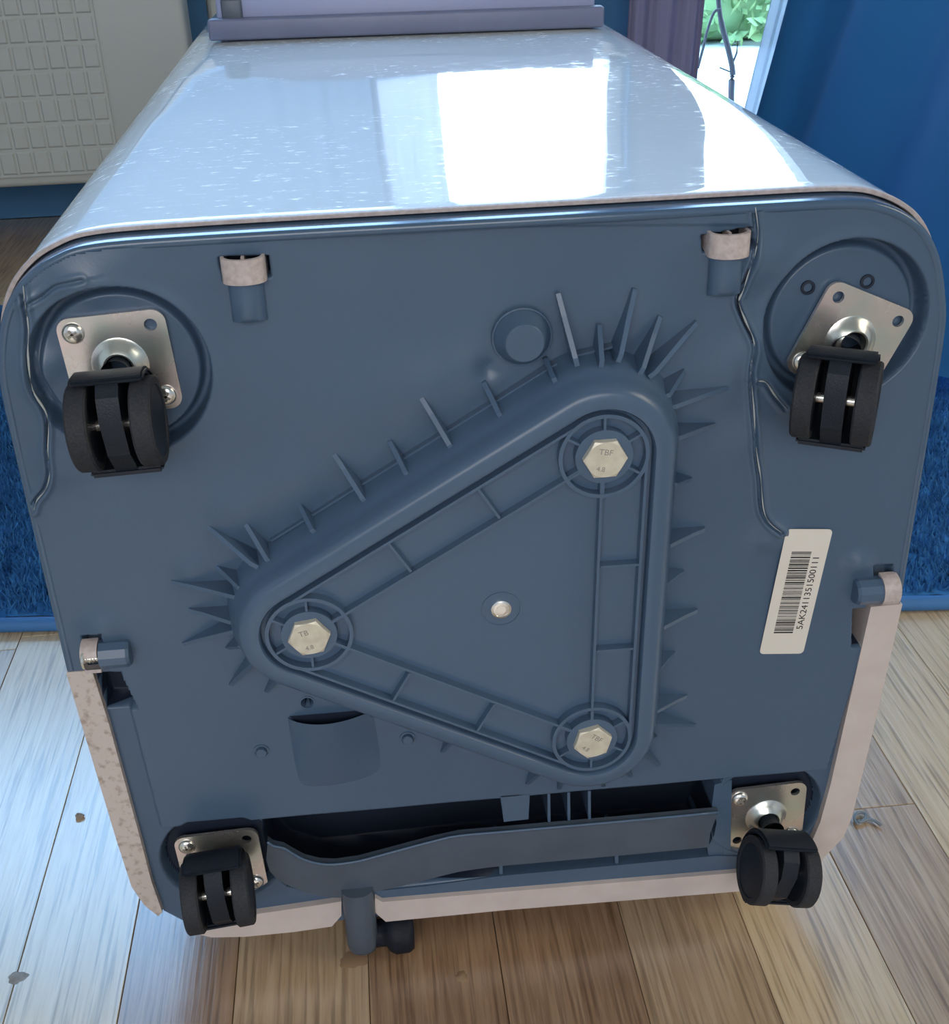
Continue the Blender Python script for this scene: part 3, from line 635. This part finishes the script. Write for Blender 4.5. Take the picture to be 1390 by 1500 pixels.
# centre pin
x_, z_ = P(734,892,21); bm = bmesh.new(); lathe(bm, [(.0044,0),(.0044,.0006),(.0036,.0009),(.0034,.0006),(.0022,.0007),(.0021,.0009),(0,.0009)], 32, face_mw(x_,z_,21)); obj('centre_pin', bm, 'steel', MT, smooth=40)['label'] = 'small bright metal centre pin'
bm = bmesh.new(); lathe(bm, [(.0087,0),(.0086,.0004),(.0082,.0004),(.0081,0)], 48, face_mw(x_,z_,20.95)); obj('pin_ring', bm, 'base_hi', MT)
# bosses on the panel
def boss(px_, py_, prof, name='boss', m='base'):
    x_, z_ = P(px_, py_); bm = bmesh.new(); lathe(bm, [(r/1000,h/1000) for r,h in prof], 40, face_mw(x_,z_)); return obj(name, bm, m, AC, smooth=24)
boss(765,494, [(12.4,-.5),(12.2,.25),(11.7,.35),(11.4,.1),(7.9,7.2),(7.5,7.5),(0,7.5)])
boss(383,1100, [(3.9,-.2),(3.8,.5),(3.2,.55),(3.1,.1),(2.6,.1),(2.5,2.0),(2.2,2.3),(0,2.3)]); boss(597,1081, [(3.9,-.2),(3.8,.5),(3.2,.55),(3.1,.1),(2.6,.1),(2.5,2.0),(2.2,2.3),(0,2.3)])
bm = bmesh.new(); x_, z_ = P(450,1029); lathe(bm, [(.0036,-.0004),(.0036,.0003),(.0030,.0004),(.0028,-.0004)], 32, face_mw(x_,z_)); obj('hole_lip', bm, 'base_hi', AC, smooth=60)
# drain scoop: a half barrel standing proud of the panel, open at its top
sa, sb, sc, sd = P(421,1051), P(546,1040), P(436,1158), P(566,1135)
bm = bmesh.new(); rows = []; NU, NV = 22, 12
for j in range(NV+1):
    v = j/NV; row = []
    for i in range(NU+1):
        u = i/NU; x_ = (sa[0]*(1-v)+sc[0]*v)*(1-u)+(sb[0]*(1-v)+sd[0]*v)*u; z_ = (sa[1]*(1-v)+sc[1]*v)*(1-u)+(sb[1]*(1-v)+sd[1]*v)*u
        h = .0075*(1-v)**.8*math.sin(PI*u**.85)**.8 - .0001-.0003*v; z_ -= .002*math.sin(PI*u)*v
        row.append(bm.verts.new((x_,-h,z_)))
    rows.append(row)
for A, B in zip(rows, rows[1:]):
    for i in range(NU): bm.faces.new((A[i],A[i+1],B[i+1],B[i]))
o = obj('drain_scoop', bm, 'base', AC, smooth=180)
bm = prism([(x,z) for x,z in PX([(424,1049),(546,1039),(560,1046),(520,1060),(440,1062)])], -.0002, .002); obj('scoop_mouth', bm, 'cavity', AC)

# --- latch tabs (top) and screw bosses (sides)
def latch(c, sc_, ang):
    mw = face_mw(*P(*c), 0, ang); q = []
    bm = bmesh.new(); n = 18; L0, L1, I0, I1 = [], [], [], []
    for k in range(n+1):
        t_ = PI+PI*k/n; x_ = .0083*math.cos(t_)*(1 if True else 1); zz = .0058*-math.sin(t_)+.0015
        L0.append(mw @ Vector((x_, .0048, zz))); L1.append(mw @ Vector((x_, -.0048, zz)))
        I0.append(mw @ Vector((x_*.84, .0048, zz*.84-.0006))); I1.append(mw @ Vector((x_*.84, -.0048, zz*.84-.0006)))
    for a, b_ in ((.0015,-.009),):
        for Lq, yv, f in ((L0,.0048,1),(L1,-.0048,1),(I0,.0048,.84),(I1,-.0048,.84)):
            Lq.insert(0, mw @ Vector((-.0083*f, yv, b_))); Lq.append(mw @ Vector((.0083*f, yv, b_)))
    bm = loft([L0, L1, I1, I0, L0], close=False); bmesh.ops.remove_doubles(bm, verts=bm.verts, dist=1e-6)
    T = obj('latch_tab', bm, 'clip', AC, smooth=50); T['label'] = 'greyish white plastic loop tab'
    bm = bmesh.new(); 
    R_ = mw.to_3x3(); box(bm, mw @ Vector((0,.001,-.002)), (.0012,.0068,.0085), R_); obj('tab_divider', bm, 'clip', T)
    bm = bmesh.new(); rows = []
    for j, yy in enumerate((-.0035,-.012,-.0185,-.0205,-.0212)):
        f = (1,1,1,.8,.25)[j]; rows.append([mw @ Vector((.0068*math.cos(PI-PI*k/16), yy, .0056*f*math.sin(PI*k/16)-.0006)) for k in range(17)])
    obj('tab_boss', loft(rows, close=False), 'base_hi', AC, smooth=50)
latch((357,392), 1, .0); latch((1066,355), 1, 0.0)
def sideboss(c, L_, flip, r=.0062):
    mw = face_mw(*P(*c), 0, .0); bm = bmesh.new(); rows = []
    for xx, f in ((0,1),(L_*.9,1),(L_,.86)):
        rows.append([mw @ Vector((xx*flip, r*1.05*f*math.cos(t_), max(-.0008, .0015+r*1.15*f*math.sin(t_)))) for t_ in [PI*1.12-PI*1.24*k/7 for k in range(8)]])
    return obj('screw_boss', loft(rows, close=False, cap1=True), 'base_hi', AC, smooth=20)
sideboss((149,955), .0130, 1); sideboss((1289,860), .0135, -1)
def uclip(c, w_, brk):
    mw = face_mw(*P(*c), 0, 0); bm = bmesh.new(); n = 14; A_, B_, C_, D_ = [], [], [], []
    for k in range(n+1):
        t_ = -PI/2+PI*k/n; z_ = .0088*math.cos(t_)**.8 if math.cos(t_) > 0 else 0; y_ = .0078*math.sin(t_)
        if brk and .25 < k/n < .62: continue
        A_.append((k, y_, z_))
    runs = [[]]
    for k, y_, z_ in A_:
        if runs[-1] and k != runs[-1][-1][0]+1: runs.append([])
        runs[-1].append((k,y_,z_))
    for run in runs:
        o_ = [[(bm.verts.new(mw @ Vector((sx*w_/2, y_*f, max(0,z_*f)-(.001 if z_<.0005 else 0)))))for k,y_,z_ in run] for sx,f in ((-1,1),(1,1),(1,.82),(-1,.82))]
        for a in range(4):
            U, V_ = o_[a], o_[(a+1)%4]
            for k in range(len(U)-1): bm.faces.new((U[k],U[k+1],V_[k+1],V_[k]))
        bm.faces.new([q[0] for q in o_]); bm.faces.new([q[-1] for q in o_])
    o = obj('side_clip', bm, 'clip', AC, smooth=50); return o
uclip((136,958), .0072, True)['label'] = 'broken greyish white loop clip with an exposed screw'; uclip((1297,860), .0080, False)['label'] = 'whole greyish white loop clip'
# exposed screw of the broken clip
xa, za = P(122,962,3); bm = bmesh.new(); HX = Matrix.Translation((xa,-.005,za)) @ Matrix.Rotation(PI/2, 4, 'Y')
pr_ = [(.0000,-.0008),(.0034,-.0004),(.0046,.0004),(.0048,.0014),(.0018,.0018)]
for k in range(14): pr_.append((.0022 if k%2 else .0015, .0024+k*.00065))
pr_.append((0,.0120)); lathe(bm, pr_, 20, HX)
SCW = obj('side_screw', bm, 'steel', AC, smooth=40)

# --- arm, post, plug
AU = [(392,1232),(400,1238),(415,1241),(430,1250),(445,1258),(468,1264),(491,1265),(526,1260),(560,1251),(597,1241),(635,1231),(672,1223),(740,1217),(900,1203),(1052,1189)]
AL = [(1046,1205),(1040,1222),(1038,1241),(900,1254),(740,1268),(706,1272),(672,1277),(635,1286),(597,1296),(570,1302),(541,1308),(511,1315),(488,1315),(466,1312),(442,1305),(420,1296),(406,1288),(395,1276),(390,1260)]
obj('drain_arm', prism(PX(AU+AL, 1), -.001, .0025, bev=.0012), 'arm', AC)
wall_ = [Vector((*p,0)) for p in PX(AU,1)]; bm = bmesh.new(); 
lip = [(v.x,-.0015,v.y) for v in cr(wall_, 3)]; tube(bm, lip, .0008, 6); obj('arm_lip', bm, 'base_hi', AC, smooth=180)
pa, pb = P(523,1312,4), P(523,1398,4); ptz = .0012; bm = bmesh.new(); rows = []
pz0 = pa[1]+.002
for zz, f in ((pz0,1),(.020,1),(.0105,1),(.0062,.9),(.003,.62),(ptz,.25)):
    rows.append([(pa[0]+.0002+.0083*f*math.cos(t_)*1.0, .002-.0095*f*abs(math.sin(t_))**.6*(1 if math.sin(t_)>0 else -1), zz) for t_ in [2*PI*k/28 for k in range(28)]])
obj('drain_post', loft(rows, cap0=True, cap1=True), 'arm', AC, smooth=50)['label'] = 'round-ended grey outlet post reaching the floor'
rp0 = G(578,1392,.0); bm = bmesh.new()
mwp = Matrix.Translation((rp0.x-.002, rp0.y+.003, .0114)) @ Matrix.Rotation(PI/2, 4, 'Y') @ Matrix.Rotation(.1,4,'Z')
lathe(bm, [(0,-.018),(.0065,-.0175),(.0078,-.012),(.0070,-.005),(.0076,-.002),(.0104,0),(.0116,.003),(.0114,.010),(.0100,.0128),(0,.0134)], 24, mwp)
for v in bm.verts: v.co += Vector((0, 0, .0006*math.sin(v.co.x*900)+.0004*math.sin(v.co.y*1500)))
for v in bm.verts: v.co.z = max(v.co.z, .0003)
tag(obj('rubber_plug', bm, 'rubber', smooth=180), 'crumpled black rubber plug lying on the floor behind the grey post', 'plug')
# ribs in the cavity, tab, bottom ledge web
for x_ in (803,832,862):
    bm = prism(PX([(x_-2,1159-(x_-803)*.07),(x_+2,1159-(x_-803)*.07),(x_+2.5,1200-(x_-803)*.07),(x_-1.5,1200-(x_-803)*.07)],-4), .002, .03); o = obj('thin_rib', bm, 'base_hi', AC)
obj('cavity_tab', prism(PX([(733,1166),(776,1163),(774,1200),(738,1204)],0), 0, .03, bev=.0012), 'base_hi', AC)
for c in ((735,1272,1287),(905,1256,1271)):
    obj('thin_rib', prism(PX([(c[0]-2.5,c[1]-4),(c[0]+2.5,c[1]-4),(c[0]+2.5,c[2]),(c[0]-2.5,c[2])]), .003, .03), 'base_hi', AC)
obj('bottom_ledge', prism(PX([(548,1306),(620,1299),(740,1283),(905,1268),(1050,1254),(1110,1256),(1110,1278),(740,1308),(548,1324)],-2), .0022, .02, bev=.0006), 'base', AC)
obj('cavity_end', prism(PX([(1047,1150),(1072,1143),(1070,1262),(1040,1262),(1036,1243),(1046,1225),(1050,1205),(1043,1180)],-3), .0032, .044, bev=.0008), 'base', AC)
# --- label
la, lb, lc, ld = [Vector(P(*q)) for q in ((1112,957),(1154,774),(1218,775),(1176,957))]
uu = ((lb-la)+(lc-ld)).normalized(); vv = Vector((-uu.y,uu.x)); LL = ((lb-la).length+(lc-ld).length)/2; LW = abs((ld-la).dot(vv))
o_ = ld; ang = math.atan2(uu.y, uu.x)
def rrect(w_, h_, r, n=6):
    return [(cx_+r*math.cos(t_), cy_+r*math.sin(t_)) for cx_,cy_,a in ((w_-r,r,-PI/2),(w_-r,h_-r,0),(r,h_-r,PI/2),(r,r,PI)) for t_ in [a+PI/2*k/n for k in range(n+1)]]
lm = face_mw(o_.x, o_.y, .15, ang); bm = bmesh.new(); tp = [bm.verts.new(lm @ Vector((x,y,.0001))) for x,y in rrect(LL,LW,.0021)]; bt = [bm.verts.new(lm @ Vector((x,y,-.0001))) for x,y in rrect(LL,LW,.0021)]
bm.faces.new(tp)
for k in range(len(tp)): bm.faces.new((tp[k],bt[k],bt[(k+1)%len(tp)],tp[(k+1)%len(tp)]))
LB = obj('barcode_label', bm, 'label', AC); LB['label'] = 'white rounded sticker with barcode and serial number'
bm = bmesh.new(); x = .175*LL; R2 = random.Random(5)
while x < .825*LL:
    w_ = R2.choice((.00026,.00026,.00052,.00052,.0008)); 
    if x+w_ > .83*LL: break
    vs = [bm.verts.new(lm @ Vector((a, b_, .00016))) for a,b_ in ((x,.35*LW),(x+w_,.35*LW),(x+w_,.78*LW),(x,.78*LW))]; bm.faces.new(vs); x += w_+R2.choice((.00026,.00026,.00052,.0006))
obj('barcode_bars', bm, 'ink', LB)
tm = text_mesh('5AK2411351500111', .0044); wd = max(v.co.x for v in tm.vertices)-min(v.co.x for v in tm.vertices); fx = .575*LL/wd
obj('serial_number', tm, 'ink', LB, mw=lm @ Matrix.Translation((.205*LL, .155*LW, .00016)) @ Matrix.Diagonal((fx, 1.0, 1, 1)))

# --- castors
def wheel_mesh():
    bm = bmesh.new(); lathe(bm, [(0,-.0035),(.0030,-.0035),(.0134,-.0035),(.0139,-.0040),(.0164,-.0040),(.0172,-.0032),(.0173,.0032),(.0165,.0040),(.0141,.0040),(.0137,.0036),(.003,.0040),(0,.0040)], 44, Matrix.Rotation(PI/2, 4, 'Y'))
    me = bpy.data.meshes.new('wheel'); bmesh.ops.recalc_face_normals(bm, faces=bm.faces); bm.to_mesh(me); bm.free()
    me.materials.append(M['tread']); me.materials.append(M['black'])
    for p in me.polygons:
        p.use_smooth = True; r = max(math.hypot(me.vertices[v].co.y, me.vertices[v].co.z) for v in p.vertices); p.material_index = 0 if r > .0160 else 1
    me.set_sharp_from_angle(angle=math.radians(40)); return me
def arc_bm(r0, r1, a0, a1, hw, bev=.0008, n=26):
    bm = bmesh.new(); L_ = []
    for sx in (-1,1):
        o1, i1 = [], []
        for k in range(n+1):
            t_ = math.radians(a0+(a1-a0)*k/n); d = Vector((0, math.cos(t_), -math.sin(t_))); o1.append(bm.verts.new(d*r1+Vector((sx*hw,0,0)))); i1.append(bm.verts.new(d*r0+Vector((sx*hw,0,0))))
        L_.append((o1,i1))
    (o1,i1),(o2,i2) = L_
    for k in range(n):
        bm.faces.new((o1[k],o1[k+1],o2[k+1],o2[k])); bm.faces.new((i1[k],i2[k],i2[k+1],i1[k+1])); bm.faces.new((o1[k],i1[k],i1[k+1],o1[k+1])); bm.faces.new((o2[k],o2[k+1],i2[k+1],i2[k]))
    for k in (0,n): bm.faces.new((o1[k],o2[k],i2[k],i1[k]))
    bmesh.ops.recalc_face_normals(bm, faces=bm.faces)
    bmesh.ops.bevel(bm, geom=[e for e in bm.edges if e.calc_face_angle(0) > 1.0], offset=bev, segments=2, affect='EDGES'); return bm
def to_me(bm, name, m, sm_=40):
    me = bpy.data.meshes.new(name); bmesh.ops.recalc_face_normals(bm, faces=bm.faces); bm.to_mesh(me); bm.free(); me.materials.append(M[m])
    for p in me.polygons: p.use_smooth = True
    me.set_sharp_from_angle(angle=math.radians(sm_)); return me
WH = wheel_mesh()
hood = to_me(arc_bm(.0180, .0208, -14, 190, .0138, .0010), 'hood', 'black')
def web_bm():
    bm = bmesh.new(); pts = [(.0188*math.cos(t_), -.0188*math.sin(t_)) for t_ in [math.radians(-8+196*k/24) for k in range(25)]]
    pts += [(-.016,.004),(-.009,.0092),(.006,.0108),(.014,.008)]
    a = [bm.verts.new((-.0042,y,z)) for y,z in pts]; c = [bm.verts.new((.0042,y,z)) for y,z in pts]; bm.faces.new(a); bm.faces.new(c[::-1])
    for k in range(len(pts)): bm.faces.new((a[k],c[k],c[(k+1)%len(pts)],a[(k+1)%len(pts)]))
    return bm
web = to_me(web_bm(), 'web', 'black', 30)
ax = to_me(tube(bmesh.new(), [(-.0145,0,0),(.0145,0,0)], .0022, 14), 'axle', 'steel')
stem = to_me(lathe(bmesh.new(), [(.0040,-.004),(.0040,.003),(.0047,.0035),(.0047,.0075),(.0050,.0085),(.0060,.012)], 28), 'stem', 'black')
def plate_bm():
    S_ = .0208; holes = [[(sx*.0148+.0025*math.cos(2*PI*k/16), sy*.0148-.0025*math.sin(2*PI*k/16)) for k in range(16)] for sx in (-1,1) for sy in (-1,1)]
    hc = [(.0052*math.cos(2*PI*k/32), -.0052*math.sin(2*PI*k/32)) for k in range(32)]
    out = [(x-S_, y-S_) for x,y in rrect(2*S_, 2*S_, .0052)]
    dome = .0112; hd = [(dome*math.cos(2*PI*k/32), -dome*math.sin(2*PI*k/32)) for k in range(32)]
    bm = prism(out, -.0009, .0009, holes+[hd], bev=.0)       # prism lies in xz: turn to xy
    for v in bm.verts: v.co = Vector((v.co.x, v.co.z, -v.co.y))
    lathe(bm, [(dome,.0009),(.0105,.0012),(.0088,.0030),(.0070,.0046),(.0060,.0052),(.0053,.0048),(.0052,.0)], 32)
    return bm
PLm = to_me(plate_bm(), 'plate', 'zinc', 35)
def screw_bm():
    bm = bmesh.new(); lathe(bm, [(.0043,0),(.0043,.0005),(.0037,.0014),(.0024,.0020),(0,.0022)], 24); return bm
SCm = to_me(screw_bm(), 'screw', 'steel', 50)
bm = bmesh.new(); box(bm, (0,0,.00195), (.0042,.0010,.0007)); box(bm, (0,0,.00195), (.0010,.0042,.0007)); CRm = to_me(bm, 'cross', 'stamp')
def castor(c, h, prot, swiv, off, hc, screws, label, tilt=0):
    x_, z_ = P(*c, h); mw = face_mw(x_, z_, h, math.radians(prot))
    pl = obj('castor', PLm, None, AC, mw); pl['label'] = label
    for s in screws:
        k = mw @ Matrix.Translation((s[0]*.0148, s[1]*.0148, .0009)); r_ = Matrix.Rotation(s[2], 4, 'Z'); obj('mounting_screw', SCm, None, pl, k @ r_); obj('screw_cross', CRm, None, pl, k @ r_)
    sm_ = face_mw(x_, z_, h, math.radians(swiv)) @ Matrix.Rotation(math.radians(tilt), 4, 'Y'); obj('stem', stem, None, pl, sm_ @ Matrix.Diagonal((1,1,1.0,1)))
    wc = sm_ @ Matrix.Translation((0, -off/1000, hc/1000))
    obj('hood', hood, None, pl, wc); obj('web', web, None, pl, wc); obj('axle', ax, None, pl, wc)
    for sx in (-1,1): obj('wheel', WH, None, pl, wc @ Matrix.Translation((sx*.0118,0,0)) @ (Matrix.Rotation(PI,4,'Y') if sx > 0 else Matrix()))
castor((177,533), -4.0, 3, 2, 14, 26, ((-1,1,.5),(1,-1,.9)), 'swivel castor in the round well at upper left of the base')
castor((1244,499), -3.0, -24, 0, 15, 28, ((-1,-1,.3),), 'loose tilted swivel castor at upper right of the base', -28)
castor((325,1264), -6.0, 2, 2, -8, 28, ((-1,1,.2),(1,-1,.5)), 'swivel castor at lower left of the base', 4)
castor((1121,1194), -6.0, 2, -12, 10, 30, ((-1,1,.7),(1,-1,.2)), 'turned swivel castor at lower right of the base')
# screw holes bared in the upper right well
for c in ((1183,421),(1270,412)):
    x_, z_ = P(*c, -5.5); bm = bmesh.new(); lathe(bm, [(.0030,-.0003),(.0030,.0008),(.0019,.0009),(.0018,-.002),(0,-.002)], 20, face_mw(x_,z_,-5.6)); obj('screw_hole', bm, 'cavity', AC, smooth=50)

# --- rail on the side that faces up
ra0, ra1 = G(305,47,.402), G(885,27,.402); rdv = ra1-ra0; rdv.z = 0; rl = rdv.length; ra_ang = math.atan2(rdv.y, rdv.x); RR = Matrix.Rotation(ra_ang, 3, 'Z'); rm = (ra0+ra1)/2
rn2 = RR @ Vector((0,1,0)); ztop = .3965
obj('outlet_rail', bbox(Vector((rm.x,rm.y,ztop+.0065))+rn2*.006, (rl,.013,.015), .002, 3, RR), 'rail', AC, smooth=50)['label'] = 'lavender grey ledge across the upper side'
obj('outlet_plate', bbox(Vector((rm.x,rm.y,ztop+.012))+rn2*.056, (rl-.012,.090,.030), .002, 2, RR), 'rail_light', AC, smooth=50)
obj('outlet_rail', bbox(Vector((rm.x,rm.y,ztop+.0105))+rn2*.0205, (rl-.010,.006,.018), .0015, 2, RR), 'rail', AC, smooth=50)
obj('rail_block', bbox(Vector((rm.x,rm.y,ztop+.0165))+rn2*.014-(RR @ Vector((rl/2-.018,0,0))), (.0155,.013,.021), .0015, 2, RR), 'arm', AC, smooth=50)

# ================================================================== bits on the floor
p = [G(x,y,.002) for x,y in [(1256,1207),(1252,1201),(1253,1194),(1259,1190),(1267,1192),(1268,1198),(1262,1203),(1256,1202),(1262,1204),(1272,1200),(1282,1203),(1290,1209)]]
bm = bmesh.new(); tube(bm, cr(p, 5), .0009, 7)
tag(obj('bent_wire', bm, 'wire', smooth=180), 'small curled grey wire loop on the pale floor at right', 'wire')
c = G(117,1198); bm = bmesh.new(); bmesh.ops.create_icosphere(bm, subdivisions=2, radius=.0022, matrix=Matrix.Translation((c.x,c.y,.0016)))
for v in bm.verts: v.co = Vector((c.x,c.y,.0012))+(v.co-Vector((c.x,c.y,.0016)))*random.uniform(.5,1.3)*Vector((1.0,.7,.55)).length/1.2; v.co.z = max(v.co.z,.0001)
tag(obj('crumb', bm, 'crumb'), 'tiny light brown crumb on the floor beside the lower left edge', 'crumb')
def blob(name, px_, py_, rx, ry, m, label, cat, hz=.0003):
    c = G(px_, py_); bm = bmesh.new(); n = 26; rg = [rx*(1+.12*math.sin(3*k*2*PI/n+px_)+.08*math.sin(7*k*2*PI/n)) for k in range(n)]
    o1 = [bm.verts.new((c.x+rg[k]*math.cos(2*PI*k/n), c.y+rg[k]*ry/rx*math.sin(2*PI*k/n), .00005)) for k in range(n)]
    o2 = [bm.verts.new((c.x+.8*rg[k]*math.cos(2*PI*k/n), c.y+.8*rg[k]*ry/rx*math.sin(2*PI*k/n), hz)) for k in range(n)]
    for k in range(n): bm.faces.new((o1[k],o1[(k+1)%n],o2[(k+1)%n],o2[k]))
    bm.faces.new(o2); tag(obj(name, bm, m, smooth=50), label, cat)
blob('dried_spot', 26, 1432, .0052, .0040, 'stain', 'dried brownish spot on the floor at far lower left', 'spot')
blob('water_drop', 676, 1431, .0034, .0036, 'drop', 'small round clear drop on the brown floor in front', 'drop', .0005)
blob('water_drop', 518, 1406, .0075, .0055, 'drop', 'thin clear drop on the floor under the grey post', 'drop', .0002)
